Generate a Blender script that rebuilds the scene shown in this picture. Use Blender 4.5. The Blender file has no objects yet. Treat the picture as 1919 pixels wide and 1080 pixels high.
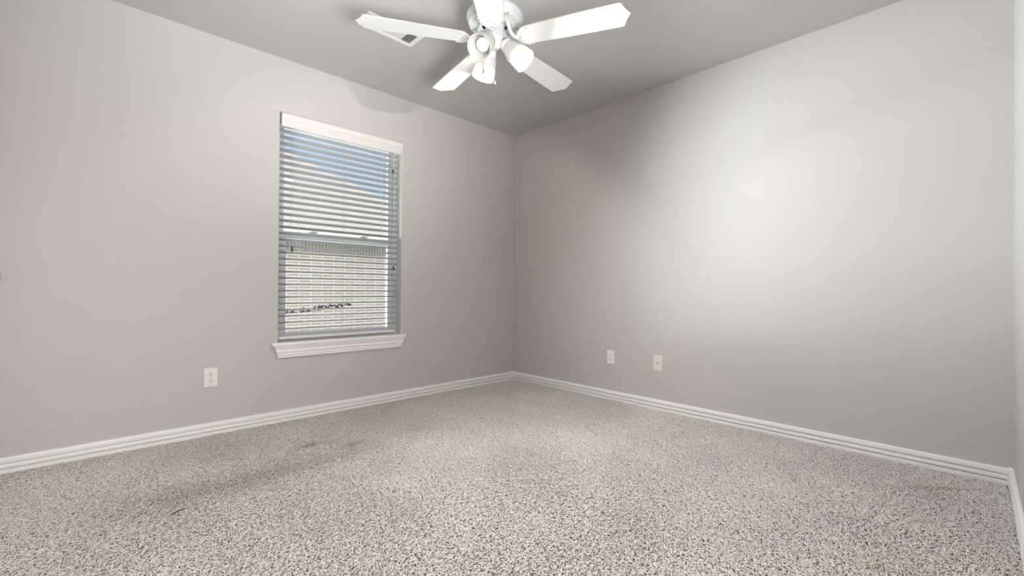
import bpy, bmesh, math, random
import numpy as np
from mathutils import Vector, Matrix

PI = math.pi
rnd = random.Random(7)
sc = bpy.context.scene
COL = sc.collection

# ------------------------------------------------------------------ camera
FOC, YAW, PITCH, ROLL = 832.462, 0.806826, 0.0047104, 0.0062962
CAM = Vector((-3.10717, -3.21807, 0.893415))
fw = Vector((math.cos(YAW)*math.cos(PITCH), math.sin(YAW)*math.cos(PITCH), math.sin(PITCH)))
r0 = Vector((math.sin(YAW), -math.cos(YAW), 0))
u0 = r0.cross(fw)
rt = r0*math.cos(ROLL) + u0*math.sin(ROLL)
up = -r0*math.sin(ROLL) + u0*math.cos(ROLL)
cd = bpy.data.cameras.new('camera')
cam = bpy.data.objects.new('camera', cd); COL.objects.link(cam)
cd.sensor_width = 36; cd.lens = FOC*36/1919; cd.clip_start = 0.02; cd.clip_end = 300
cam.matrix_world = Matrix(((rt.x, up.x, -fw.x, CAM.x), (rt.y, up.y, -fw.y, CAM.y), (rt.z, up.z, -fw.z, CAM.z), (0, 0, 0, 1)))
sc.camera = cam

# ------------------------------------------------------------------ world, light, exposure
sc.view_settings.view_transform = 'Standard'
sc.view_settings.look = 'None'
sc.view_settings.gamma = 1
sc.view_settings.use_curve_mapping = False
sc.view_settings.exposure = 0.0
w = bpy.data.worlds.new('world'); sc.world = w; w.use_nodes = True
nt = w.node_tree
sky = nt.nodes.new('ShaderNodeTexSky'); sky.sky_type = 'NISHITA'
sky.sun_disc = False; sky.sun_elevation = math.radians(38); sky.sun_rotation = math.radians(200)
sky.air_density = 1.0; sky.dust_density = 5.0
hz = nt.nodes.new('ShaderNodeMix'); hz.data_type = 'RGBA'; hz.inputs['Factor'].default_value = 0.35
hz.inputs['B'].default_value = (3.0, 3.05, 3.15, 1)      # thin white haze
nt.links.new(sky.outputs[0], hz.inputs['A']); nt.links.new(hz.outputs['Result'], nt.nodes['Background'].inputs[0])
nt.nodes['Background'].inputs[1].default_value = 0.27

def light(name, typ, loc, energy, color=(1, 1, 1), aim=None, **kw):
    d = bpy.data.lights.new(name, typ); d.energy = energy; d.color = color
    for k, v in kw.items(): setattr(d, k, v)
    o = bpy.data.objects.new(name, d); COL.objects.link(o); o.location = loc
    if aim is not None:
        o.rotation_euler = (Vector(aim)-Vector(loc)).to_track_quat('-Z', 'Y').to_euler()
    return o

# the sun stands behind this house and lights the neighbour's wall and roof
light('sun', 'SUN', (0, -10, 12), 1.65, (1.0, 0.97, 0.93), aim=(4.5, 3, 2.5), angle=0.01)
# added fill lamp behind the camera, shining in through the doorway
light('hallway_fill', 'AREA', (-2.66, -4.66, 1.20), 74, (1.0, 0.985, 0.955), aim=(-2.66, 0, 1.25), shape='RECTANGLE', size=1.6, size_y=2.1)
# added lamp low in the hallway, aimed through the doorway to brighten the ceiling
light('ceiling_fill', 'AREA', (-2.75, -4.30, 0.10), 50, (0.91, 0.965, 1.0), aim=(-1.75, -1.45, 2.44), shape='RECTANGLE', size=1.3, size_y=0.9, spread=math.radians(56))
# added yard lamps out of view, boosting the light that enters the window
light('yard_fill', 'AREA', (-6.3, 5.5, 0.40), 2900, (0.86, 0.94, 1.0), aim=(-5.6, 0, 1.3), shape='RECTANGLE', size=8.4, size_y=1.5)
light('low_yard_fill', 'AREA', (-3.4, 1.8, -0.1), 30, (0.99, 0.99, 0.98), aim=(-1.7, 0, 1.2), shape='RECTANGLE', size=2.4, size_y=0.9)
# two added strip lamps, meant to throw slat stripes on the right wall
light('slat_stripe_lamp', 'AREA', (-4.2, 3.0, 0.62), 70, (1.0, 0.99, 0.97), aim=(-1.7, 0, 1.35), shape='RECTANGLE', size=0.7, size_y=0.06)
light('slat_stripe_lamp', 'AREA', (-3.7, 3.6, 0.45), 65, (1.0, 0.99, 0.97), aim=(-1.7, 0, 1.35), shape='RECTANGLE', size=0.6, size_y=0.06)

# ------------------------------------------------------------------ materials
def mat(name, color, rough=0.5, spec=0.5, metal=0.0, bump=None, emit=None, var=None, coat=0.0):
    m = bpy.data.materials.new(name); m.use_nodes = True
    n = m.node_tree; b = n.nodes['Principled BSDF']
    b.inputs['Base Color'].default_value = (*color, 1)
    b.inputs['Roughness'].default_value = rough
    b.inputs['Specular IOR Level'].default_value = spec
    b.inputs['Metallic'].default_value = metal
    b.inputs['Coat Weight'].default_value = coat
    tc = n.nodes.new('ShaderNodeTexCoord')
    if var:
        scale, amt = var
        no = n.nodes.new('ShaderNodeTexNoise'); no.inputs['Scale'].default_value = scale; no.inputs['Detail'].default_value = 3
        mx = n.nodes.new('ShaderNodeMix'); mx.data_type = 'RGBA'
        mx.inputs['A'].default_value = (*[c*(1-amt) for c in color], 1)
        mx.inputs['B'].default_value = (*[min(1, c*(1+amt)) for c in color], 1)
        n.links.new(tc.outputs['Object'], no.inputs['Vector'])
        n.links.new(no.outputs['Fac'], mx.inputs['Factor'])
        n.links.new(mx.outputs['Result'], b.inputs['Base Color'])
    if bump:
        scale, strength, dist = bump
        no = n.nodes.new('ShaderNodeTexNoise'); no.inputs['Scale'].default_value = scale; no.inputs['Detail'].default_value = 2
        bp = n.nodes.new('ShaderNodeBump'); bp.inputs['Strength'].default_value = strength; bp.inputs['Distance'].default_value = dist
        n.links.new(tc.outputs['Object'], no.inputs['Vector'])
        n.links.new(no.outputs['Fac'], bp.inputs['Height'])
        n.links.new(bp.outputs['Normal'], b.inputs['Normal'])
    if emit:
        b.inputs['Emission Color'].default_value = (*emit[0], 1)
        b.inputs['Emission Strength'].default_value = emit[1]
    return m

M_WALL = mat('greige_paint', (0.555, 0.53, 0.505), 0.55, 0.35, bump=(170, 0.22, 0.0012), var=(3, 0.015))
M_CEIL = mat('ceiling_paint', (0.55, 0.53, 0.515), 0.75, 0.2, bump=(120, 0.3, 0.0015), var=(3, 0.015))
M_TRIM = mat('white_gloss_paint', (0.90, 0.89, 0.87), 0.35, 0.45, bump=(60, 0.05, 0.0006))
M_BACK = mat('carpet_backing', (0.68, 0.63, 0.58), 0.95, 0.1)
M_PLAST = mat('white_plastic', (0.82, 0.80, 0.77), 0.35, 0.5)
M_IVORY = mat('ivory_plastic', (0.78, 0.74, 0.68), 0.4, 0.5)
M_DARK = mat('dark_slot', (0.02, 0.018, 0.016), 0.6, 0.3)
M_STEEL = mat('steel', (0.45, 0.45, 0.45), 0.35, 0.5, metal=1.0)
M_CHROME = mat('satin_chrome', (0.75, 0.75, 0.76), 0.18, 0.5, metal=1.0)
M_BLIND = mat('backlit_grey_faux_wood', (0.44, 0.44, 0.445), 0.42, 0.4, bump=(35, 0.06, 0.0006))  # blind is white; the grey puts its backlit shade into the colour
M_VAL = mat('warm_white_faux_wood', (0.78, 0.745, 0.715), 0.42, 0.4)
M_CORD = mat('cord', (0.40, 0.40, 0.42), 0.8, 0.2)
M_WCORD = mat('white_cord', (0.85, 0.85, 0.85), 0.8, 0.2)
M_TASSEL = mat('dark_tassel', (0.035, 0.033, 0.03), 0.5, 0.4)
M_VINYL = mat('backlit_grey_vinyl', (0.60, 0.615, 0.635), 0.35, 0.45)  # true vinyl is white; backlit shade is put into this grey
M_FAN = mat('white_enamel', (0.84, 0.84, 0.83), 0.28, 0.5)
M_FANG = mat('shaded_enamel_housing', (0.60, 0.61, 0.62), 0.35, 0.5)  # same white enamel, darkened so the housing's shadow sits in the colour
M_BLADE = mat('white_blade_laminate', (0.86, 0.85, 0.82), 0.38, 0.45)
M_BEDGE = mat('blade_edge', (0.42, 0.38, 0.34), 0.6, 0.3)
M_GOLD = mat('brass_chain', (0.62, 0.47, 0.24), 0.4, 0.5, metal=0.7)
M_LEAF = mat('dark_leaf', (0.012, 0.017, 0.014), 0.5, 0.4, var=(60, 0.4))
M_STRAND = mat('dark_strand', (0.05, 0.045, 0.04), 0.8, 0.2)
M_SCRAP = mat('tan_scrap', (0.66, 0.55, 0.38), 0.7, 0.3, var=(120, 0.15))
M_SOIL = mat('side_yard_ground', (0.34, 0.33, 0.26), 0.95, 0.1, var=(8, 0.2))
M_FASCIA = mat('fascia_paint', (0.66, 0.65, 0.63), 0.6, 0.3)

def mat_shade():
    m = bpy.data.materials.new('opal_ribbed_glass'); m.use_nodes = True
    n = m.node_tree; n.nodes.clear()
    out = n.nodes.new('ShaderNodeOutputMaterial')
    df = n.nodes.new('ShaderNodeBsdfDiffuse'); df.inputs['Color'].default_value = (0.86, 0.85, 0.82, 1)
    tl = n.nodes.new('ShaderNodeBsdfTranslucent'); tl.inputs['Color'].default_value = (0.82, 0.79, 0.74, 1)
    tr = n.nodes.new('ShaderNodeBsdfTransparent'); tr.inputs['Color'].default_value = (0.95, 0.94, 0.92, 1)
    gl = n.nodes.new('ShaderNodeBsdfGlossy'); gl.inputs['Roughness'].default_value = 0.15
    m1 = n.nodes.new('ShaderNodeMixShader'); m1.inputs[0].default_value = 0.30
    m2 = n.nodes.new('ShaderNodeMixShader'); m2.inputs[0].default_value = 0.14
    m3 = n.nodes.new('ShaderNodeMixShader'); m3.inputs[0].default_value = 0.05
    L = n.links.new
    L(df.outputs[0], m1.inputs[1]); L(tl.outputs[0], m1.inputs[2])
    L(m1.outputs[0], m2.inputs[1]); L(tr.outputs[0], m2.inputs[2])
    L(m2.outputs[0], m3.inputs[1]); L(gl.outputs[0], m3.inputs[2])
    L(m3.outputs[0], out.inputs[0])
    return m
M_SHADE = mat_shade()

def mat_pane():
    m = bpy.data.materials.new('window_glass'); m.use_nodes = True
    n = m.node_tree; n.nodes.clear()
    out = n.nodes.new('ShaderNodeOutputMaterial')
    tr = n.nodes.new('ShaderNodeBsdfTransparent'); tr.inputs['Color'].default_value = (0.94, 0.96, 0.96, 1)
    gl = n.nodes.new('ShaderNodeBsdfGlossy'); gl.inputs['Roughness'].default_value = 0.0
    fr = n.nodes.new('ShaderNodeFresnel'); fr.inputs[0].default_value = 1.45
    mx = n.nodes.new('ShaderNodeMixShader')
    n.links.new(fr.outputs[0], mx.inputs[0]); n.links.new(tr.outputs[0], mx.inputs[1]); n.links.new(gl.outputs[0], mx.inputs[2])
    n.links.new(mx.outputs[0], out.inputs[0])
    return m
M_PANE = mat_pane()

def mat_brick(name, soldier=False):
    m = bpy.data.materials.new(name); m.use_nodes = True
    n = m.node_tree; b = n.nodes['Principled BSDF']; b.inputs['Roughness'].default_value = 0.9
    tc = n.nodes.new('ShaderNodeTexCoord'); mp = n.nodes.new('ShaderNodeMapping')
    mp.inputs['Rotation'].default_value = (PI/2, 0, 0)
    br = n.nodes.new('ShaderNodeTexBrick')
    br.inputs['Color1'].default_value = (0.285, 0.26, 0.26, 1); br.inputs['Color2'].default_value = (0.34, 0.315, 0.313, 1)
    br.inputs['Mortar'].default_value = (0.70, 0.69, 0.67, 1)
    br.inputs['Scale'].default_value = 1.0
    br.inputs['Mortar Size'].default_value = 0.0065; br.inputs['Mortar Smooth'].default_value = 0.1
    if soldier:
        br.offset = 0.0
        br.inputs['Brick Width'].default_value = 0.074; br.inputs['Row Height'].default_value = 0.21
    else:
        br.inputs['Brick Width'].default_value = 0.254; br.inputs['Row Height'].default_value = 0.0677
    n.links.new(tc.outputs['Object'], mp.inputs['Vector']); n.links.new(mp.outputs[0], br.inputs['Vector'])
    n.links.new(br.outputs['Color'], b.inputs['Base Color'])
    bp = n.nodes.new('ShaderNodeBump'); bp.inputs['Strength'].default_value = 0.4; bp.inputs['Distance'].default_value = 0.006; bp.invert = True
    n.links.new(br.outputs['Fac'], bp.inputs['Height']); n.links.new(bp.outputs[0], b.inputs['Normal'])
    return m
M_BRICK = mat_brick('pinkish_brick'); M_SOLDIER = mat_brick('soldier_brick', True)

def mat_shingle():
    m = bpy.data.materials.new('pale_shingles'); m.use_nodes = True
    n = m.node_tree; b = n.nodes['Principled BSDF']; b.inputs['Roughness'].default_value = 0.95
    tc = n.nodes.new('ShaderNodeTexCoord')
    br = n.nodes.new('ShaderNodeTexBrick'); br.inputs['Scale'].default_value = 1.0
    br.inputs['Color1'].default_value = (0.46, 0.45, 0.44, 1); br.inputs['Color2'].default_value = (0.50, 0.49, 0.48, 1)
    br.inputs['Mortar'].default_value = (0.42, 0.41, 0.40, 1)
    br.inputs['Brick Width'].default_value = 0.3; br.inputs['Row Height'].default_value = 0.14; br.inputs['Mortar Size'].default_value = 0.006
    n.links.new(tc.outputs['Object'], br.inputs['Vector']); n.links.new(br.outputs['Color'], b.inputs['Base Color'])
    return m
M_SHINGLE = mat_shingle()

# ------------------------------------------------------------------ helpers
class MB:
    def __init__(s): s.v = []; s.f = []
    def add(s, vs, fs):
        o = len(s.v); s.v += [tuple(v) for v in vs]; s.f += [tuple(i+o for i in f) for f in fs]
        return s
    def box(s, x0, x1, y0, y1, z0, z1, M=None):
        vs = [Vector((x, y, z)) for x in (x0, x1) for y in (y0, y1) for z in (z0, z1)]
        if M is not None: vs = [M @ v for v in vs]
        return s.add(vs, [(0, 1, 3, 2), (4, 6, 7, 5), (0, 4, 5, 1), (2, 3, 7, 6), (0, 2, 6, 4), (1, 5, 7, 3)])
    def lathe(s, prof, n=32, M=None, rib=0.0):
        """prof: (radius, z) from one end to the other; closed at the ends where radius is 0."""
        rings = []; vs = []; fs = []
        for r, z in prof:
            if r <= 1e-9:
                rings.append([len(vs)]); vs.append(Vector((0, 0, z)))
            else:
                ring = []
                for k in range(n):
                    rr = r*(1+(rib if k % 2 else -rib)); a = 2*PI*k/n
                    ring.append(len(vs)); vs.append(Vector((rr*math.cos(a), rr*math.sin(a), z)))
                rings.append(ring)
        for a, b in zip(rings, rings[1:]):
            if len(a) == 1 and len(b) == 1: continue
            for k in range(n):
                k2 = (k+1) % n
                if len(a) == 1: fs.append((a[0], b[k2], b[k]))
                elif len(b) == 1: fs.append((a[k], a[k2], b[0]))
                else: fs.append((a[k], a[k2], b[k2], b[k]))
        if M is not None: vs = [M @ v for v in vs]
        return s.add(vs, fs)
    def prism(s, poly, z0, z1, M=None):
        n = len(poly)
        vs = [Vector((x, y, z0)) for x, y in poly] + [Vector((x, y, z1)) for x, y in poly]
        if M is not None: vs = [M @ v for v in vs]
        return s.add(vs, [tuple(range(n))[::-1], tuple(range(n, 2*n))] + [(i, (i+1) % n, n+(i+1) % n, n+i) for i in range(n)])
    def tube(s, pts, r, n=8, cap=True):
        pts = [Vector(p) for p in pts]; rr = r if isinstance(r, (list, tuple)) else [r]*len(pts)
        vs = []; fs = []; side = None
        for i, p in enumerate(pts):
            t = (pts[min(i+1, len(pts)-1)]-pts[max(i-1, 0)]).normalized()
            if side is None:
                side = t.orthogonal().normalized()
            side = (side - t*side.dot(t)).normalized(); q = t.cross(side)
            for k in range(n):
                a = 2*PI*k/n
                vs.append(p+(side*math.cos(a)+q*math.sin(a))*rr[i])
        for i in range(len(pts)-1):
            for k in range(n):
                k2 = (k+1) % n
                fs.append((i*n+k, i*n+k2, (i+1)*n+k2, (i+1)*n+k))
        if cap:
            fs.append(tuple(range(n))[::-1]); fs.append(tuple((len(pts)-1)*n+k for k in range(n)))
        return s.add(vs, fs)
    def build(s, name, m, parent=None, smooth=None, bevel=None, shift=None):
        me = bpy.data.meshes.new(name)
        vs = s.v if shift is None else [tuple(Vector(v)-Vector(shift)) for v in s.v]
        me.from_pydata(vs, [], s.f); me.update()
        bm = bmesh.new(); bm.from_mesh(me); bmesh.ops.recalc_face_normals(bm, faces=bm.faces); bm.to_mesh(me); bm.free()
        o = bpy.data.objects.new(name, me); COL.objects.link(o)
        me.materials.append(m)
        if smooth is not None:
            me.shade_smooth()
            try: me.set_sharp_from_angle(angle=math.radians(smooth))
            except Exception: pass
        if bevel:
            b = o.modifiers.new('bevel', 'BEVEL'); b.width = bevel; b.segments = 2; b.limit_method = 'ANGLE'; b.angle_limit = math.radians(40)
        if shift is not None: o.location = shift
        if parent is not None: o.parent = parent
        return o

def empty(name, loc, rot=(0, 0, 0)):
    o = bpy.data.objects.new(name, None); COL.objects.link(o); o.location = loc; o.rotation_euler = rot
    o.empty_display_size = 0.05
    return o
def tag(o, label, cat, group=None, kind=None):
    o['label'] = label; o['category'] = cat
    if group: o['group'] = group
    if kind: o['kind'] = kind
    return o
def struct(o, label=None):
    o['kind'] = 'structure'
    if label: o['label'] = label
    return o

# ------------------------------------------------------------------ room shell
XL, YN, H, T = -3.44, -3.341, 2.44, 0.12
FZ = -0.012
struct(MB().box(XL, 0, YN, 0, FZ-0.1, FZ).build('floor', M_BACK), 'carpet backing under the beige pile')
struct(MB().box(XL-T, T, YN-T, T, H, H+0.1).build('ceiling', M_CEIL), 'smooth greige ceiling')
struct(MB().box(0, T, YN-T, T, FZ-0.1, H).build('wall_right', M_WALL), 'long greige wall on the right with two wall plates')

# window opening
WX0, WX1, WZ0, WZ1 = -2.178, -1.264, 0.533, 2.080
def ring_wall():
    mb = MB(); R = 0.014
    def loop(off, y):
        return [(WX0-off, y, WZ0-0.03-off), (WX1+off, y, WZ0-0.03-off), (WX1+off, y, WZ1+off), (WX0-off, y, WZ1+off)]
    loops = [[(XL-T, 0, FZ-0.1), (0, 0, FZ-0.1), (0, 0, H), (XL-T, 0, H)]]
    for k in range(7):
        a = PI/2*k/6
        loops.append(loop(R*(1-math.sin(a)), R*(1-math.cos(a))))
    loops.append(loop(0, T)); loops.append([(XL-T, T, FZ-0.1), (0, T, FZ-0.1), (0, T, H), (XL-T, T, H)])
    vs = [v for l in loops for v in l]; fs = []
    for i in range(len(loops)-1):
        for k in range(4):
            k2 = (k+1) % 4
            fs.append((i*4+k, i*4+k2, (i+1)*4+k2, (i+1)*4+k))
    return mb.add(vs, fs)
struct(ring_wall().build('wall_back', M_WALL, smooth=30), 'greige wall with the window')

# left wall with a closet door just outside the frame
DY0, DY1, DZ = -1.10, -0.235, 2.03
wl = MB()
wl.box(XL-T, XL, YN-T, DY0, FZ-0.1, H); wl.box(XL-T, XL, DY1, 0, FZ-0.1, H); wl.box(XL-T, XL, DY0, DY1, DZ, H)
struct(wl.build('wall_left', M_WALL), 'greige wall with the closet door')
door = struct(MB().box(XL-0.045, XL-0.008, DY0+0.002, DY1-0.002, FZ+0.012, DZ-0.003).build('door_1', M_TRIM, bevel=0.002), 'white closet door')
kb = MB()
KM = Matrix.Translation((XL-0.004, -0.30, 0.934)) @ Matrix.Rotation(PI/2, 4, 'Y')
kb.lathe([(0, 0), (0.031, 0), (0.031, 0.004), (0.024, 0.010), (0.012, 0.014), (0.011, 0.030), (0.016, 0.037), (0.024, 0.045), (0.0265, 0.054), (0.025, 0.062), (0.018, 0.069), (0.008, 0.0715), (0, 0.072)], 32, KM)
kb.build('door_knob', M_CHROME, door, smooth=50)

# front wall with the doorway the camera stands in
GX0, GX1 = -3.40, -2.40
wf = MB()
wf.box(XL-T, GX0, YN-T, YN, FZ-0.1, H); wf.box(GX1, 0, YN-T, YN, FZ-0.1, H); wf.box(GX0, GX1, YN-T, YN, DZ, H)
struct(wf.build('wall_front', M_WALL), 'greige wall beside the camera')
hw = MB()
hx0, hx1, hy0, hy1 = -3.6, -1.7, -4.75, YN-T
hw.box(hx0-0.1, hx0, hy0, hy1, FZ, H); hw.box(hx1, hx1+0.1, hy0, hy1, FZ, H); hw.box(hx0, hx1, hy0-0.1, hy0, FZ, H)
hw.box(hx0, hx1, hy0, hy1, FZ-0.1, FZ); hw.box(hx0, hx1, hy0, hy1, H, H+0.1)
struct(hw.build('wall_hallway', M_WALL), 'hallway behind the doorway')

# baseboards: three bands with two grooves
def base_profile():
    return [(0, FZ), (0.0150, FZ), (0.0150, 0.0080), (0.0135, 0.0088), (0.0135, 0.0100), (0.0150, 0.0108), (0.0150, 0.0185), (0.0140, 0.0203), (0.0030, 0.0205), (0.0030, 0.0256),
            (0.0135, 0.0260), (0.0152, 0.0285), (0.0158, 0.0350), (0.0152, 0.0420), (0.0140, 0.0446), (0.0025, 0.0450), (0.0025, 0.0522),
            (0.0125, 0.0525), (0.0138, 0.0542), (0.0138, 0.0640), (0.0120, 0.0648), (0.0120, 0.0664), (0.0134, 0.0672), (0.0118, 0.0735), (0.0070, 0.0765), (0, 0.0770)]
def baseboard(name, p0, p1, nrm, label):
    p0 = Vector(p0); p1 = Vector(p1); nrm = Vector(nrm); pr = base_profile(); n = len(pr)
    vs = [p+nrm*t+Vector((0, 0, z)) for p in (p0, p1) for t, z in pr]
    fs = [(i, i+1, n+i+1, n+i) for i in range(n-1)] + [tuple(range(n)), tuple(range(n, 2*n))[::-1]]
    return struct(MB().add(vs, fs).build(name, M_TRIM), label)
baseboard('baseboard_back', (XL, 0, 0), (-0.018, 0, 0), (0, -1, 0), 'white grooved baseboard under the window wall')
baseboard('baseboard_right', (0, -0.018, 0), (0, YN+0.020, 0), (-1, 0, 0), 'white grooved baseboard along the right wall')
baseboard('baseboard_front', (-0.020, YN, 0), (GX1, YN, 0), (0, 1, 0), 'white baseboard beside the camera')
baseboard('baseboard_left', (XL, YN, 0), (XL, DY0-0.01, 0), (1, 0, 0), 'white baseboard on the closet wall')
def corner_block(name, cx, cy, sx, sy, label):
    mb = MB(); a = 0.020
    x0, x1 = sorted((cx, cx+sx*a)); y0, y1 = sorted((cy, cy+sy*a))
    mb.box(x0, x1, y0, y1, FZ, 0.078)
    xm, ym = (x0+x1)/2, (y0+y1)/2
    vs = [(x0, y0, 0.078), (x1, y0, 0.078), (x1, y1, 0.078), (x0, y1, 0.078), (x0+.004, y0+.004, 0.086), (x1-.004, y0+.004, 0.086), (x1-.004, y1-.004, 0.086), (x0+.004, y1-.004, 0.086)]
    mb.add(vs, [(0, 1, 5, 4), (1, 2, 6, 5), (2, 3, 7, 6), (3, 0, 4, 7), (4, 5, 6, 7), (0, 3, 2, 1)])
    return struct(mb.build(name, M_TRIM, bevel=0.0015), label)
corner_block('trim_1', 0, 0, -1, -1, 'white corner block where the two baseboards meet')
corner_block('trim_2', 0, YN, -1, 1, 'white corner block at the right end of the baseboard')

# ------------------------------------------------------------------ window unit
win = struct(empty('window_1', (0.5*(WX0+WX1), 0.1, WZ0)), 'single-hung white vinyl window')
def wbuild(mb, name, m, parent=win, **k):
    loc = Vector(win.location)
    o = mb.build(name, m, None, shift=tuple(loc), **k); o.location = (0, 0, 0) if parent is win else (0, 0, 0)
    o.parent = parent
    return o
def frame_box(mb, x0, x1, z0, z1, wl_, wr, wb, wt, y0, y1):
    mb.box(x0, x0+wl_, y0, y1, z0, z1); mb.box(x1-wr, x1, y0, y1, z0, z1)
    mb.box(x0+wl_, x1-wr, y0, y1, z0, z0+wb); mb.box(x0+wl_, x1-wr, y0, y1, z1-wt, z1)
    return mb
wbuild(frame_box(MB(), WX0, WX1, WZ0-0.02, WZ1, 0.028, 0.028, 0.03, 0.035, 0.084, 0.150), 'frame', M_VINYL, bevel=0.002)
wbuild(frame_box(MB(), WX0+0.028, WX1-0.028, 1.245, WZ1-0.035, 0.030, 0.034, 0.035, 0.03, 0.118, 0.144), 'upper_sash', M_VINYL, bevel=0.002)
wbuild(frame_box(MB(), WX0+0.028, WX1-0.028, WZ0+0.012, 1.292, 0.040, 0.050, 0.045, 0.045, 0.088, 0.116), 'lower_sash', M_VINYL, bevel=0.002)
wbuild(MB().box(WX0+0.058, WX1-0.062, 0.130, 0.133, 1.28, WZ1-0.065), 'pane', M_PANE)
wbuild(MB().box(WX0+0.068, WX1-0.078, 0.101, 0.104, WZ0+0.057, 1.247), 'pane', M_PANE)
for lx in (-1.930, -1.545):
    mb = MB(); mb.box(lx-0.03, lx+0.03, 0.090, 0.112, 1.292, 1.301)
    mb.lathe([(0, 1.301), (0.011, 1.301), (0.011, 1.309), (0, 1.309)], 16, Matrix.Translation((lx, 0.101, 0)))
    mb.box(lx-0.004, lx+0.036, 0.086, 0.094, 1.303, 1.309)
    wbuild(mb, 'sash_lock', M_VINYL, bevel=0.0015)
# stool and moulded apron
st = MB(); st.box(WX0-0.045, WX1+0.030, -0.034, 0.0, WZ0-0.022, WZ0); st.box(WX0+0.001, WX1-0.001, 0.0, 0.09, WZ0-0.022, WZ0)
wbuild(st, 'window_sill', M_TRIM, bevel=0.005)
ap = MB()
aprof = [(0, 0.511), (0.026, 0.511), (0.026, 0.504), (0.0235, 0.497), (0.019, 0.489), (0.0165, 0.484), (0.021, 0.480), (0.0225, 0.473), (0.0215, 0.466), (0.017, 0.461),
         (0.0150, 0.459), (0.0175, 0.456), (0.0175, 0.447), (0.0135, 0.443), (0.0130, 0.441), (0.0150, 0.439), (0.0150, 0.432), (0, 0.430)]
vs = []; n = len(aprof)
for xe, s in ((WX0-0.030, 1), (WX1+0.018, -1)):
    for t, z in aprof:
        vs.append((xe+s*(0.511-z)*0.32, -t, z))
ap.add(vs, [(i, i+1, n+i+1, n+i) for i in range(n-1)] + [tuple(range(n)), tuple(range(n, 2*n))[::-1]])
wbuild(ap, 'apron', M_TRIM, smooth=35)

# ------------------------------------------------------------------ blind
BX0, BX1 = WX0+0.006, WX1-0.016
blind = tag(empty('window_blind', (0.5*(BX0+BX1), 0.042, 0.55)), 'white slatted horizontal blind with moulded valance hanging in the window', 'blind')
def bbuild(mb, name, m, parent=blind, **k):
    o = mb.build(name, m, None, shift=tuple(blind.location), **k); o.location = (0, 0, 0); o.parent = parent
    return o
bbuild(MB().box(BX0, BX1, 0.016, 0.066, 2.028, 2.078), 'headrail', M_BLIND, bevel=0.002)
vp = [(0.012, 2.076), (-0.006, 2.076), (-0.007, 2.062), (-0.003, 2.052), (-0.0005, 2.046), (-0.003, 2.042), (-0.003, 2.036), (0.0005, 2.033), (0.0005, 2.031), (-0.002, 2.029),
      (-0.002, 2.021), (0.001, 2.018), (0.001, 2.016), (-0.002, 2.014), (-0.0025, 2.002), (0.001, 1.999), (0.001, 1.997), (-0.001, 1.995), (-0.001, 1.988), (0.012, 1.988)]
n = len(vp)
vv = MB().add([(x, y, z) for x in (WX0+0.009, WX1-0.002) for y, z in vp], [(i, (i+1) % n, n+(i+1) % n, n+i) for i in range(n)] + [tuple(range(n)), tuple(range(n, 2*n))[::-1]])
bbuild(vv, 'valance', M_VAL, smooth=20)
SP, NS, TILT = 0.04355, 32, math.radians(-12.5)
sl = MB()
slat_z = [1.968-SP*i for i in range(NS)]
for z in slat_z:
    pts = []
    for k in range(5):
        u = -1+k/2
        pts.append((u*0.025, 0.0022*(1-u*u)))
    ct, stt = math.cos(TILT), math.sin(TILT)
    top = []; bot = []
    for u, h in pts:
        for lst, hh in ((top, h+0.0014), (bot, h-0.0014)):
            lst.append((0.042+u*ct-hh*stt, z+u*stt+hh*ct))
    prof = top+bot[::-1]; n = len(prof)
    sl.add([(x, y, zz) for x in (BX0+0.004, BX1-0.002) for y, zz in prof], [(i, (i+1) % n, n+(i+1) % n, n+i) for i in range(n)] + [tuple(range(n)), tuple(range(n, 2*n))[::-1]])
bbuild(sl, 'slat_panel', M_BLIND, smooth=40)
BRZ = 0.560
bbuild(MB().box(BX0-0.001, BX1-0.030, 0.016, 0.068, BRZ-0.009, BRZ+0.009), 'bottom_rail', M_VAL, bevel=0.003)
for cx in (-2.045, -1.722, -1.420):
    mb = MB()
    for y in (0.0165, 0.0675):
        mb.tube([(cx-0.011 if y < 0.03 else cx+0.006, y, 1.99), (cx-0.011 if y < 0.03 else cx+0.006, y, BRZ)], 0.0008, 5)
    for z in slat_z:
        mb.tube([(cx-0.008, 0.0165, z-0.006), (cx+0.004, 0.0675, z+0.002)], 0.0006, 4)
    bbuild(mb, 'ladder_cord', M_CORD)
    mb = MB()
    if cx != -1.722:
        for z in slat_z[:16]:
            mb.tube([(cx-0.006, 0.036, z-0.0055), (cx+0.006, 0.0385, z+0.004)], 0.0016, 5)
        mb.tube([(cx+0.012, 0.0665, 1.99), (cx+0.012, 0.0665, BRZ)], 0.0009, 5)
        bbuild(mb, 'lift_cord', M_WCORD)
for x, y, zt, m in ((-2.108, 0.008, 1.164, M_CORD), (-2.096, 0.010, 1.164, M_CORD), (-1.340, 0.010, 1.839, M_WCORD), (-1.333, 0.008, 1.064, M_WCORD)):
    pc = bbuild(MB().tube([(x, y, 1.99), (x, y, zt+0.015)], 0.0009, 6), 'pull_cord', m)
    if x != -2.108:
        M_ = Matrix.Translation((x, y, zt-0.018))
        bbuild(MB().lathe([(0, 0), (0.0055, 0.001), (0.0068, 0.010), (0.006, 0.026), (0.003, 0.035), (0, 0.036)], 12, M_), 'tassel', M_TASSEL, pc, smooth=50)

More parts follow.
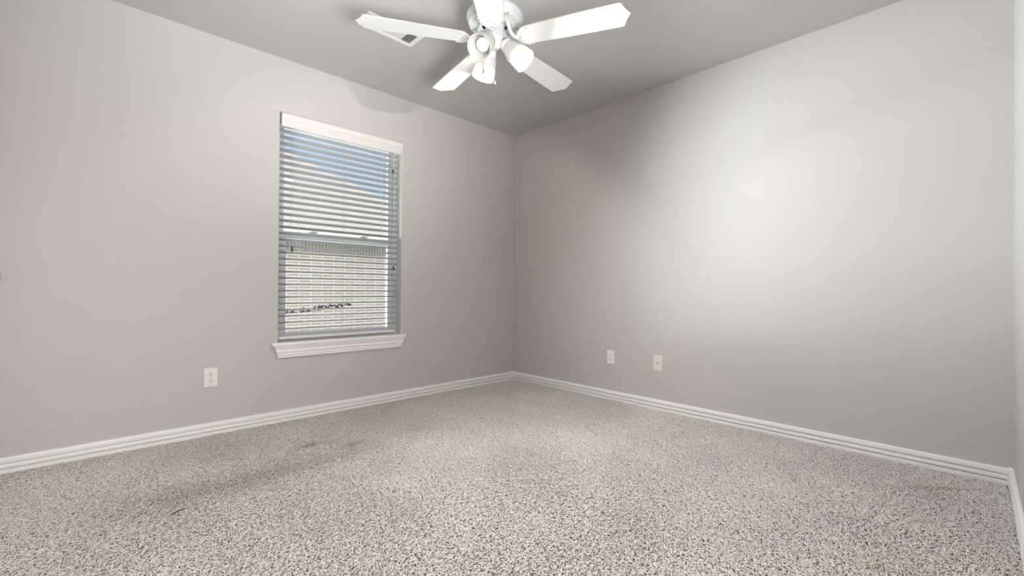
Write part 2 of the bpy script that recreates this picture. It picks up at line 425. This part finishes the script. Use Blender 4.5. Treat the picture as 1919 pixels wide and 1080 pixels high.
# ------------------------------------------------------------------ wall plates
def rrect(w_, h_, r, n=5):
    out = []
    for cx, cy, a0 in ((w_/2-r, h_/2-r, 0), (-w_/2+r, h_/2-r, PI/2), (-w_/2+r, -h_/2+r, PI), (w_/2-r, -h_/2+r, 1.5*PI)):
        for k in range(n+1):
            a = a0+PI/2*k/n; out.append((cx+r*math.cos(a), cy+r*math.sin(a)))
    return out
def plate(root, m):
    mb = MB(); a = rrect(0.070, 0.1143, 0.003); b = rrect(0.063, 0.1075, 0.004); n = len(a)
    vs = [(x, y, 0) for x, y in a]+[(x, y, 0.003) for x, y in a]+[(x, y, 0.0058) for x, y in b]
    mb.add(vs, [tuple(range(n))[::-1], tuple(range(2*n, 3*n))]+[(j*n+i, j*n+(i+1) % n, (j+1)*n+(i+1) % n, (j+1)*n+i) for j in range(2) for i in range(n)])
    return mb.build('cover_plate', m, root)
def screw(root, x, y, z, m=M_PLAST):
    s_ = MB().lathe([(0, z), (0.0034, z), (0.0030, z+0.0012), (0, z+0.0014)], 14, Matrix.Translation((x, y, 0))).build('screw', m, root, smooth=40)
    return s_
def outlet(loc, rot, label):
    root = tag(empty('wall_outlet', loc, rot), label, 'outlet', 'duplex outlets low on the walls')
    plate(root, M_PLAST)
    for cy in (0.0196, -0.0196):
        poly = []
        for k in range(40):
            a = 2*PI*k/40; x = 0.0172*math.cos(a); y = 0.0172*math.sin(a)
            poly.append((x, cy+max(-0.0142, min(0.0142, y))))
        rc = MB().prism(poly, 0.004, 0.0075).build('receptacle', M_PLAST, root, bevel=0.0008)
        sb = MB(); sb.box(-0.0078, -0.0052, cy+0.0005, cy+0.0088, 0.0070, 0.0079); sb.box(0.0052, 0.0076, cy+0.0015, cy+0.0082, 0.0070, 0.0079)
        sb.lathe([(0, 0.0079), (0.0030, 0.0079), (0.0030, 0.0070), (0, 0.0070)], 14, Matrix.Translation((0, cy-0.0072, 0)))
        sb.build('socket_slots', M_DARK, rc)
    screw(root, 0, 0, 0.0058)
    return root
BACK_ROT = (PI/2, 0, 0); RIGHT_ROT = (PI/2, 0, -PI/2)
outlet((-2.5575, 0, 0.3500), BACK_ROT, 'white duplex outlet on the window wall, left of and below the window')
outlet((0, -1.1515, 0.3500), RIGHT_ROT, 'white duplex outlet on the right wall, left of the cable plate')
cp = tag(empty('cable_plate', (0, -1.5665, 0.3520), RIGHT_ROT), 'ivory wall plate with one round cable jack on the right wall', 'wall plate')
plate(cp, M_IVORY)
MB().lathe([(0, 0.0050), (0.0068, 0.0050), (0.0068, 0.0072), (0.0048, 0.0074), (0.0048, 0.014), (0.0030, 0.0142), (0.0030, 0.010), (0, 0.010)], 18).build('cable_jack', M_STEEL, cp, smooth=30)
screw(cp, 0, 0.0415, 0.0058, M_STEEL); screw(cp, 0, -0.0415, 0.0058, M_STEEL)

# ------------------------------------------------------------------ ceiling vent
VX0, VX1, VY0, VY1 = -1.988, -1.632, -0.889, -0.735
vent = tag(empty('ceiling_vent', ((VX0+VX1)/2, (VY0+VY1)/2, H)), 'white three-way ceiling air vent partly behind the left fan blade', 'vent')
def vbuild(mb, name, m, **k):
    o = mb.build(name, m, None, shift=tuple(vent.location), **k); o.location = (0, 0, 0); o.parent = vent
    return o
fr = MB(); bw = 0.024; zt, zb = H, H-0.009
fr.box(VX0, VX1, VY0, VY0+bw, zb, zt); fr.box(VX0, VX1, VY1-bw, VY1, zb, zt); fr.box(VX0, VX0+bw, VY0+bw, VY1-bw, zb, zt); fr.box(VX1-bw, VX1, VY0+bw, VY1-bw, zb, zt)
d1, d2 = VX0+0.098, VX1-0.098
fr.box(d1-0.006, d1+0.006, VY0+bw, VY1-bw, zb, zt); fr.box(d2-0.006, d2+0.006, VY0+bw, VY1-bw, zb, zt)
vbuild(fr, 'vent_frame', M_FAN, bevel=0.0025)
vbuild(MB().box(VX0+0.01, VX1-0.01, VY0+0.01, VY1-0.01, H-0.0012, H-0.0004), 'duct_opening', M_DARK)
ys0, ys1 = VY0+bw, VY1-bw
mb = MB(); nl = 8
for i in range(nl):
    y = ys0+(ys1-ys0)*(i+0.5)/nl
    mb.box(d1+0.006, d2-0.006, -0.0046, 0.0046, -0.0005, 0.0005, Matrix.Translation((0, y, H-0.0055)) @ Matrix.Rotation(math.radians(-6), 4, 'X'))
vbuild(mb, 'louver_bank', M_VAL)
for a, b, s in ((VX0+bw, d1-0.006, -1), (d2+0.006, VX1-bw, 1)):
    mb = MB()
    for i in range(6):
        x = a+(b-a)*(i+0.5)/6
        mb.box(-0.0055, 0.0055, ys0, ys1, -0.0005, 0.0005, Matrix.Translation((x, 0, H-0.0055)) @ Matrix.Rotation(math.radians(-35*s), 4, 'Y'))
    vbuild(mb, 'louver_bank', M_FAN)
for x in (VX0+0.012, VX1-0.012):
    vbuild(MB().lathe([(0, zb), (0.004, zb), (0.003, zb-0.002), (0, zb-0.0022)], 12, Matrix.Translation((x, (VY0+VY1)/2, 0))), 'screw', M_STEEL)

# ------------------------------------------------------------------ ceiling fan
FX, FY, ZB, RB, TH0 = -1.658, -1.5716, 2.1238, 0.655, math.radians(151.096)
fan = tag(empty('ceiling_fan', (FX, FY, H)), 'white five-blade ceiling fan with three tilted glass lamp shades', 'ceiling fan')
def fb(mb, name, m, parent=fan, **k):
    return mb.build(name, m, parent, **k)
zz = lambda z: z-H
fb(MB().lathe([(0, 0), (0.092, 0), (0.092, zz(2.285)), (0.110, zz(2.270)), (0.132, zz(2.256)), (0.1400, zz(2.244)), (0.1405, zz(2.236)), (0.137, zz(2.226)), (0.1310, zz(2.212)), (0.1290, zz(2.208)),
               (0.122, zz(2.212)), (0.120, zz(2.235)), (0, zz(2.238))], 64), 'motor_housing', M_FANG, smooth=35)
# slotted plate: an outer and an inner ring joined by spokes
pl = MB(); N = 60
def ringband(mb, ra, rb, z0, z1, n=120):
    vs = []
    for r, z in ((ra, z0), (rb, z0), (rb, z1), (ra, z1)):
        vs += [(r*math.cos(2*PI*k/n), r*math.sin(2*PI*k/n), z) for k in range(n)]
    mb.add(vs, [(j*n+k, j*n+(k+1) % n, ((j+1) % 4)*n+(k+1) % n, ((j+1) % 4)*n+k) for j in range(4) for k in range(n)])
z0, z1 = zz(2.204), zz(2.208)
ringband(pl, 0.110, 0.128, z0, z1); ringband(pl, 0.068, 0.080, z0, z1)
for k in range(N):
    a = 2*PI*k/N
    pl.box(0.079, 0.111, -0.0030, 0.0030, z0, z1, Matrix.Rotation(a, 4, 'Z'))
fb(pl, 'vent_plate', M_FAN)
for k in range(5):
    a = TH0+2*PI*k/5+0.62
    fb(MB().lathe([(0, z0), (0.0035, z0), (0.003, z0-0.0015), (0, z0-0.002)], 10, Matrix.Translation((0.119*math.cos(a), 0.119*math.sin(a), 0))), 'screw', M_DARK)
fb(MB().lathe([(0, zz(2.2345)), (0.1185, zz(2.2345)), (0.1185, zz(2.226)), (0, zz(2.226))], 48), 'unlit_slot_disc', mat('unlit_slot_dark', (0.10, 0.085, 0.07), 0.7, 0.3), smooth=35)  # added dark disc, coloured like the unlit inside behind the slots
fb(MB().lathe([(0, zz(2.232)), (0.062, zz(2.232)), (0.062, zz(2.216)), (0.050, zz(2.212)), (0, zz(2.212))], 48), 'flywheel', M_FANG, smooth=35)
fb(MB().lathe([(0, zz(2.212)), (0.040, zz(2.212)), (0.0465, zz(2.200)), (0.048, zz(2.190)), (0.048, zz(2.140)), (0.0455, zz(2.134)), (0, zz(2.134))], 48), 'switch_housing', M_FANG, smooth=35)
fb(MB().lathe([(0, zz(2.136)), (0.040, zz(2.136)), (0.041, zz(2.130)), (0.034, zz(2.124)), (0.033, zz(2.108)), (0.030, zz(2.096)), (0.022, zz(2.088)), (0.008, zz(2.085)), (0, zz(2.085))], 40), 'light_kit', M_FAN, smooth=35)

def blade_outline():
    half = [(0.150, 0.046), (0.158, 0.055), (0.172, 0.059), (0.30, 0.064), (0.45, 0.069), (0.598, 0.0735), (0.608, 0.0733), (0.615, 0.0715), (0.620, 0.068), (0.623, 0.063)]
    # concave run to the centre point of the tip
    for k in range(1, 9):
        t = k/8
        half.append((0.623+0.032*t**1.3, 0.063*(1-t)))
    return half + [(x, -y) for x, y in half[-2::-1]]
def iron_outline():
    h = [(0.118, 0.012), (0.124, 0.026), (0.136, 0.042), (0.150, 0.052), (0.168, 0.059), (0.186, 0.061)]
    # scalloped outer edge: tip at the side, two hollows, tip at the middle
    for k in range(1, 9):
        t = k/8
        h.append((0.190-0.026*math.sin(PI*t)-0.002*t, 0.059*(1-t)+0.0))
    h[-1] = (0.186, 0.0)
    return h + [(x, -y) for x, y in h[-2::-1]]
BO, IO = blade_outline(), iron_outline()
PITCHB = math.radians(-9)
for k in range(5):
    th = TH0-2*PI*k/5
    RZ = Matrix.Rotation(th, 4, 'Z')
    Mb = RZ @ Matrix.Translation((0, 0, zz(ZB))) @ Matrix.Rotation(PITCHB, 4, 'X')
    b = MB().prism(BO, -0.003, 0.003)
    o = fb(b, 'fan_blade', M_BLADE, bevel=0.001); o.matrix_local = Mb
    o.data.materials.append(M_BEDGE)
    for p in o.data.polygons:
        if abs(p.normal.z) < 0.5: p.material_index = 1
    ir = MB().prism(IO, -0.0085, -0.003)
    # raised leaf ribs on the plate
    for s in (1, -1):
        ir.tube([(0.126, s*0.006, -0.0085), (0.146, s*0.020, -0.0095), (0.166, s*0.042, -0.0085)], 0.0014, 6)
    io = fb(ir, 'blade_iron', M_FAN, bevel=0.0012); io.matrix_local = Mb
    arm = MB()
    # arm from the flywheel down and out to the iron, in the fan's own frame
    inv = Mb.inverted()
    pts = [(0.046, 0, 2.219), (0.058, 0, 2.216), (0.068, 0, 2.203), (0.074, 0, 2.182), (0.082, 0, 2.158), (0.094, 0, 2.138), (0.108, 0, 2.124), (0.124, 0, 2.1165)]
    arm.tube([inv @ (RZ @ Vector((x, y, zz(z)))) for x, y, z in pts], [0.007, 0.0085, 0.009, 0.009, 0.009, 0.0095, 0.010, 0.009], 10)
    ao = fb(arm, 'iron_arm', M_FAN, io, smooth=50)
    for sx, sy in ((0.180, 0.054), (0.180, -0.054), (0.134, 0.0)):
        fb(MB().lathe([(0, -0.0085), (0.0042, -0.0085), (0.0036, -0.0105), (0, -0.011)], 10, Matrix.Translation((sx, sy, 0))), 'screw', M_STEEL, io)

# lamps
FWD = Vector((fw.x, fw.y, 0)).normalized(); RGT = Vector((rt.x, rt.y, 0)).normalized()
def emat(name, col, s):
    m = bpy.data.materials.new(name); m.use_nodes = True
    b = m.node_tree.nodes['Principled BSDF']; b.inputs['Base Color'].default_value = (0.9, 0.9, 0.88, 1)
    b.inputs['Emission Color'].default_value = (*col, 1); b.inputs['Emission Strength'].default_value = s
    return m
lamps = [(245, 40, (0.95, 0.98, 1.0), 1.6, 0.0, 58), (347, 44, (0.96, 0.98, 1.0), 0.9, 1.4, 102), (116, 43, (1.0, 0.93, 0.84), 2.5, 18.0, 1.0)]
prof_out = [(0.0275, 0.0), (0.0310, 0.005), (0.0365, 0.016), (0.0430, 0.036), (0.0485, 0.062), (0.0525, 0.090), (0.0555, 0.116), (0.0575, 0.134)]
for az, tilt, col, est, watt, beam in lamps:
    a = math.radians(az)
    hd = RGT*math.cos(a)+FWD*math.sin(a)
    t = math.radians(tilt)
    ax = hd*math.cos(t)+Vector((0, 0, -1))*math.sin(t)
    neck = hd*0.058+Vector((0, 0, zz(2.100)))
    q = ax.to_track_quat('Z', 'X').to_matrix().to_4x4()
    ML = Matrix.Translation(neck) @ q
    arm = MB().tube([hd*0.020+Vector((0, 0, zz(2.112))), hd*0.036+Vector((0, 0, zz(2.113))), neck-ax*0.016], 0.0115, 14)
    lo = fb(arm, 'lamp_arm', M_FAN, smooth=50)
    fb(MB().lathe([(0, -0.018), (0.020, -0.018), (0.029, -0.010), (0.0335, 0.000), (0.0345, 0.010), (0.0325, 0.012), (0.0315, 0.004), (0, 0.002)], 32, ML), 'shade_holder', M_FAN, lo, smooth=35)
    prof = prof_out + [(r-0.0028, z) for r, z in prof_out[::-1]]
    fb(MB().lathe(prof, 112, ML, rib=0.006), 'lamp_shade', M_SHADE, smooth=60)
    # reflector flood bulb: neck, flared body, glowing face
    bo = fb(MB().lathe([(0, 0.004), (0.013, 0.004), (0.0135, 0.030), (0.020, 0.048), (0.0275, 0.068), (0.0300, 0.084)], 32, ML), 'bulb', M_PLAST, smooth=50)
    fb(MB().lathe([(0.0300, 0.084), (0.0290, 0.090), (0.022, 0.0945), (0.012, 0.0965), (0, 0.097)], 32, ML), 'bulb_face', emat('bulb_glow', col, est), bo, smooth=60)
    # the reflector's beam leaves at the rim; a little light stays inside the glass
    d = bpy.data.lights.new('lamp_beam', 'SPOT'); d.energy = beam; d.color = col; d.shadow_soft_size = 0.035
    d.spot_size = math.radians(172); d.spot_blend = 1.0
    so = bpy.data.objects.new('lamp_beam', d); COL.objects.link(so)
    so.matrix_local = ML @ Matrix.Translation((0, 0, 0.150)) @ Matrix.Rotation(PI, 4, 'X'); so.parent = fan
    d = bpy.data.lights.new('bulb_light', 'POINT'); d.energy = watt; d.color = col; d.shadow_soft_size = 0.006
    lo_ = bpy.data.objects.new('bulb_light', d); COL.objects.link(lo_); lo_.location = ML @ Vector((0, 0, 0.106)); lo_.parent = fan

# pull chains
def chain(x, z_top, z_bot, y=0.0, knob=True):
    mb = MB(); z = z_top
    base = RGT*x+FWD*y
    while z > z_bot:
        mb.lathe([(0, -0.0014), (0.0011, -0.0008), (0.0011, 0.0008), (0, 0.0014)], 6, Matrix.Translation(base+Vector((0, 0, zz(z))))); z -= 0.003
    mb.tube([base+Vector((0, 0, zz(z_top))), base+Vector((0, 0, zz(z_bot)))], 0.0005, 4)
    return fb(mb, 'pull_chain', M_GOLD), base
c1, b1 = chain(0.003, 2.086, 1.918, -0.012)
fb(MB().lathe([(0, -0.011), (0.004, -0.009), (0.0048, -0.004), (0.0040, 0.004), (0.0018, 0.008), (0, 0.009)], 14, Matrix.Translation(b1+Vector((0, 0, zz(1.914))))), 'pull_knob', M_FAN, c1, smooth=60)
c2, b2 = chain(-0.058, 2.150, 1.995, 0.018)
fb(MB().lathe([(0, -0.016), (0.0045, -0.014), (0.0055, -0.006), (0.004, 0.008), (0.0018, 0.016), (0, 0.017)], 14, Matrix.Translation(b2+Vector((0, 0, zz(1.982))))), 'pull_knob', M_STEEL, c2, smooth=60)

# ------------------------------------------------------------------ outside the window
struct(MB().box(-14, 16, T, 26, -0.75, -0.60).build('ground', M_SOIL), 'side yard between the houses')
GZ = -0.60
house = tag(empty('neighbour_house', (1.0, 7.0, GZ)), 'pinkish brick house with pale shingle roof seen through the window blind', 'house')
def hb(mb, name, m, parent=house, **k):
    o = mb.build(name, m, None, shift=tuple(house.location), **k); o.location = (0, 0, 0); o.parent = parent
    return o
NX0, NX1 = -9.0, 4.565
hb(MB().box(NX0, NX1, 7.0, 15.0, GZ, 1.735), 'brick_wall', M_BRICK)
sw = hb(MB().box(NX0, NX1, 6.985, 7.3, 1.735, 1.945), 'soldier_course', M_SOLDIER); sw.data.transform(Matrix.Translation((0, 0, 0)))
hb(MB().box(NX0-0.4, NX1+0.4, 6.62, 15.4, 2.02, 2.045), 'soffit', M_FASCIA)
hb(MB().box(NX0-0.4, NX1+0.4, 6.97, 7.02, 1.945, 2.02), 'frieze_board', M_FASCIA)
hb(MB().box(NX0-0.4, NX1+0.4, 6.56, 6.62, 1.98, 2.13), 'gutter', M_FASCIA, bevel=0.01)
ex0, ex1, ey0, ey1, ez = NX0-0.45, NX1+0.45, 6.58, 15.4, 2.10
run = (ey1-ey0)/2; SL = 0.697; rz = ez+run*SL; ym = (ey0+ey1)/2
HIPR = 1.0
hb(MB().add([(ex0, ey0, ez), (ex1, ey0, ez), (ex1, ey1, ez), (ex0, ey1, ez), (ex0+run, ym, rz), (ex1-run*HIPR, ym, rz)], [(0, 1, 5, 4), (2, 3, 4, 5), (1, 2, 5), (3, 0, 4), (0, 3, 2, 1)]), 'shingle_roof', M_SHINGLE)

# leafy sprig of a shrub just outside the lower sash
shr = tag(empty('shrub', (-1.95, 0.62, GZ)), 'dark leafy shrub sprig outside the lower part of the window', 'shrub')
def sb_(mb, name, m, **k):
    o = mb.build(name, m, None, shift=tuple(shr.location), **k); o.location = (0, 0, 0); o.parent = shr
    return o
stem = MB()
stem.tube([(-1.95, 0.62, GZ), (-1.97, 0.62, -0.2), (-1.95, 0.62, 0.3), (-1.99, 0.62, 0.62), (-2.00, 0.62, 0.695)], [0.012, 0.010, 0.007, 0.004, 0.003], 8)
spr = [(-2.00, 0.62, 0.690), (-1.90, 0.62, 0.700), (-1.75, 0.62, 0.708), (-1.60, 0.62, 0.722), (-1.46, 0.62, 0.738)]
stem.tube(spr, [0.003, 0.0028, 0.0025, 0.002, 0.0012], 6)
sb_(stem, 'stem', M_LEAF)
lf = MB()
def leaf(p, d, l, wd):
    d = Vector(d).normalized(); s = d.cross(Vector((0.2, 1, 0.1))).normalized()
    nn = d.cross(s); p = Vector(p)
    pts = [p, p+d*l*0.35+s*wd+nn*0.003, p+d*l*0.8+s*wd*0.6, p+d*l+nn*-0.004, p+d*l*0.8-s*wd*0.6, p+d*l*0.35-s*wd+nn*0.003, p+d*l*0.5+nn*0.006]
    lf.add(pts, [(0, 1, 6), (1, 2, 6), (2, 3, 6), (3, 4, 6), (4, 5, 6), (5, 0, 6)])
for i in range(26):
    t = i/25; x = -1.94+0.52*t; z = 0.696+0.050*t
    for _ in range(2):
        leaf((x+rnd.uniform(-.008, .008), 0.62+rnd.uniform(-.03, .03), z+rnd.uniform(-.008, .012)), (rnd.uniform(-0.7, 0.7), rnd.uniform(-.4, .4), rnd.uniform(0.2, 1)), rnd.uniform(0.020, 0.034), rnd.uniform(0.006, 0.010))
for i in range(7):
    leaf((-1.73+0.02*i, 0.62, 0.776+rnd.uniform(-.004, .004)), (1, 0, rnd.uniform(-.2, .2)), 0.03, 0.005)
sb_(lf, 'foliage', M_LEAF)

# ------------------------------------------------------------------ carpet pile
def carpet():
    rg = np.random.default_rng(3)
    s = 0.0065
    gx = np.arange(XL+0.004, -0.012, s); gy = np.arange(YN+0.012, -0.012, s)
    X, Y = np.meshgrid(gx, gy); X = X.ravel(); Y = Y.ravel()
    X = X+rg.uniform(-.45, .45, X.size)*s; Y = Y+rg.uniform(-.45, .45, Y.size)*s
    keep = (X > XL+.003) & (X < -0.013) & (Y > YN+.013) & (Y < -0.013); X = X[keep]; Y = Y[keep]
    n = X.size
    def lowf(x, y, seed, k):
        r = np.random.default_rng(seed); v = np.zeros_like(x)
        for _ in range(10):
            a = r.uniform(0, 2*PI); f = k*r.uniform(0.6, 1.6); v += np.sin((x*np.cos(a)+y*np.sin(a))*f+r.uniform(0, 2*PI))
        return v/np.sqrt(10)
    lay = lowf(X, Y, 11, 4.0)*1.4
    ang = lay+rg.normal(0, 1.25, n)
    Ln = rg.uniform(0.011, 0.020, n); ht = rg.uniform(0.0115, 0.0155, n); rad = rg.uniform(0.0019, 0.0026, n); curl = rg.uniform(-0.006, 0.006, n)
    # colour of each yarn
    base = np.array([0.735, 0.685, 0.635])
    tint = 1+rg.normal(0, 0.07, n)+0.045*lowf(X, Y, 5, 5.0)+0.03*lowf(X, Y, 6, 14.0)  # broad light and dark of the pile's lay put into the tint
    rgb = base[None, :]*tint[:, None]
    dark = rg.random(n) < 0.05
    rgb[dark] *= np.array([0.72, 0.68, 0.63])
    def blob(cx, cy, rx, ry, a, amt, col=(0.52, 0.46, 0.40)):
        nonlocal rgb
        dx, dy = X-cx, Y-cy; c, s_ = math.cos(a), math.sin(a)
        g = np.exp(-(((dx*c+dy*s_)/rx)**2+((-dx*s_+dy*c)/ry)**2))*amt*(0.75+0.5*rg.random(n))
        rgb = rgb*(1-g[:, None])+rgb*np.array(col)[None, :]*g[:, None]
    blob(-2.78, -0.86, 0.30, 0.13, 0.15, 0.42); blob(-2.45, -0.88, 0.22, 0.10, 0.2, 0.35); blob(-2.15, -0.86, 0.22, 0.08, 0.1, 0.25)
    blob(-2.175, -0.585, 0.055, 0.025, 0.3, 0.85, (0.42, 0.38, 0.33)); blob(-2.08, -0.63, 0.05, 0.03, 0, 0.35); blob(-2.00, -0.735, 0.06, 0.03, 0.2, 0.65, (0.48, 0.42, 0.36))
    blob(-0.27, -3.135, 0.075, 0.012, -1.0, 0.8, (0.55, 0.44, 0.34)); blob(-0.35, -3.05, 0.05, 0.012, -0.9, 0.6, (0.6, 0.5, 0.4))
    blob(-0.9, -0.9, 0.25, 0.2, 0.5, 0.16); blob(-1.5, -1.7, 0.35, 0.2, 0.9, 0.12); blob(-1.2, -2.2, 0.3, 0.12, 0.9, 0.10)
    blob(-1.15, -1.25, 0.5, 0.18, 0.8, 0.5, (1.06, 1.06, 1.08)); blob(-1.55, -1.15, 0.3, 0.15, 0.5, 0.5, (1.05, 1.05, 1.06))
    dist = np.hypot(X-CAM.x, Y-CAM.y)
    vs_all, fs_all, col_all = [], [], []; off = 0
    for sel, NR, NK in ((dist >= 0, 5, 3),):
        idx = np.nonzero(sel)[0]; m = idx.size
        t = np.linspace(0, 1, NR)[None, :]
        x, y, a, L_, h_, r_, c_ = (v[idx][:, None] for v in (X, Y, ang, Ln, ht, rad, curl))
        along = L_*(t**1.25); side = c_*np.sin(PI*t*1.1)
        px = x+along*np.cos(a)-side*np.sin(a); py = y+along*np.sin(a)+side*np.cos(a)
        pz = FZ+0.001+h_*np.sin(np.minimum(t*2.05, 2.05))
        P = np.stack([px, py, pz], -1)
        P[..., 0] = np.clip(P[..., 0], XL+.003, -0.0145); P[..., 1] = np.clip(P[..., 1], YN+.0145, -0.0145)
        Tn = np.gradient(P, axis=1); Tn /= np.linalg.norm(Tn, axis=-1, keepdims=True)+1e-12
        S = np.stack([-np.sin(a)+0*t, np.cos(a)+0*t, 0*t+0*a], -1)
        S = S-Tn*np.sum(S*Tn, -1, keepdims=True); S /= np.linalg.norm(S, axis=-1, keepdims=True)+1e-12
        B = np.cross(Tn, S)
        rr = r_*(1-0.35*t**3)
        k = np.arange(NK)*2*PI/NK
        V = P[:, :, None, :]+(S[:, :, None, :]*np.cos(k)[None, None, :, None]+B[:, :, None, :]*np.sin(k)[None, None, :, None])*rr[:, :, None, None]
        vs_all.append(V.reshape(-1, 3))
        # each yarn keeps one colour from root to tip
        cc = np.repeat(rgb[idx], NR*NK, axis=0); col_all.append(cc)
        i, kk = np.meshgrid(np.arange(NR-1), np.arange(NK), indexing='ij'); k2 = (kk+1) % NK
        q = np.stack([i*NK+kk, i*NK+k2, (i+1)*NK+k2, (i+1)*NK+kk], -1).reshape(-1, 4)
        F = (q[None]+(np.arange(m)*NR*NK)[:, None, None]).reshape(-1, 4)+off
        fs_all.append(F); off += m*NR*NK
    V = np.concatenate(vs_all).astype(np.float32); F = np.concatenate(fs_all).astype(np.int32); Cc = np.concatenate(col_all)
    me = bpy.data.meshes.new('carpet_pile')
    me.vertices.add(len(V)); me.vertices.foreach_set('co', V.ravel())
    me.loops.add(F.size); me.loops.foreach_set('vertex_index', F.ravel())
    me.polygons.add(len(F)); me.polygons.foreach_set('loop_start', np.arange(0, F.size, 4, dtype=np.int32))
    at = me.attributes.new('yarn_color', 'FLOAT_COLOR', 'POINT')
    at.data.foreach_set('color', np.concatenate([np.clip(Cc, 0, 1), np.ones((len(Cc), 1))], 1).astype(np.float32).ravel())
    me.update(calc_edges=True)
    me.shade_smooth()
    m = bpy.data.materials.new('beige_carpet_yarn'); m.use_nodes = True
    b = m.node_tree.nodes['Principled BSDF']; b.inputs['Roughness'].default_value = 0.9; b.inputs['Specular IOR Level'].default_value = 0.15
    b.inputs['Sheen Weight'].default_value = 0.15
    an = m.node_tree.nodes.new('ShaderNodeAttribute'); an.attribute_name = 'yarn_color'
    m.node_tree.links.new(an.outputs['Color'], b.inputs['Base Color'])
    me.materials.append(m)
    o = bpy.data.objects.new('carpet_pile', me); COL.objects.link(o)
    tag(o, 'beige frieze carpet pile covering the whole floor', 'carpet', kind='stuff')
carpet()

# bits lying on the carpet
tag(MB().tube([(-2.865, -1.045, 0.0075), (-2.848, -1.040, 0.010), (-2.828, -1.029, 0.0095), (-2.812, -1.022, 0.0075)], [0.0012, 0.002, 0.002, 0.001], 6).build('dark_strand', M_STRAND), 'short dark strand lying on the carpet near the lower left', 'debris')
sc_ = MB(); sp = []
for k in range(9):
    t = k/8
    sp.append((-1.275+0.040*t, -2.985-0.030*t+0.008*math.sin(3*t), 0.009+0.005*math.sin(PI*t)))
sc_.tube(sp, [0.001, 0.003, 0.004, 0.0045, 0.004, 0.0035, 0.003, 0.002, 0.001], 6)
tag(sc_.build('dried_leaf', M_SCRAP), 'small curled tan scrap lying on the carpet near the bottom edge', 'debris')
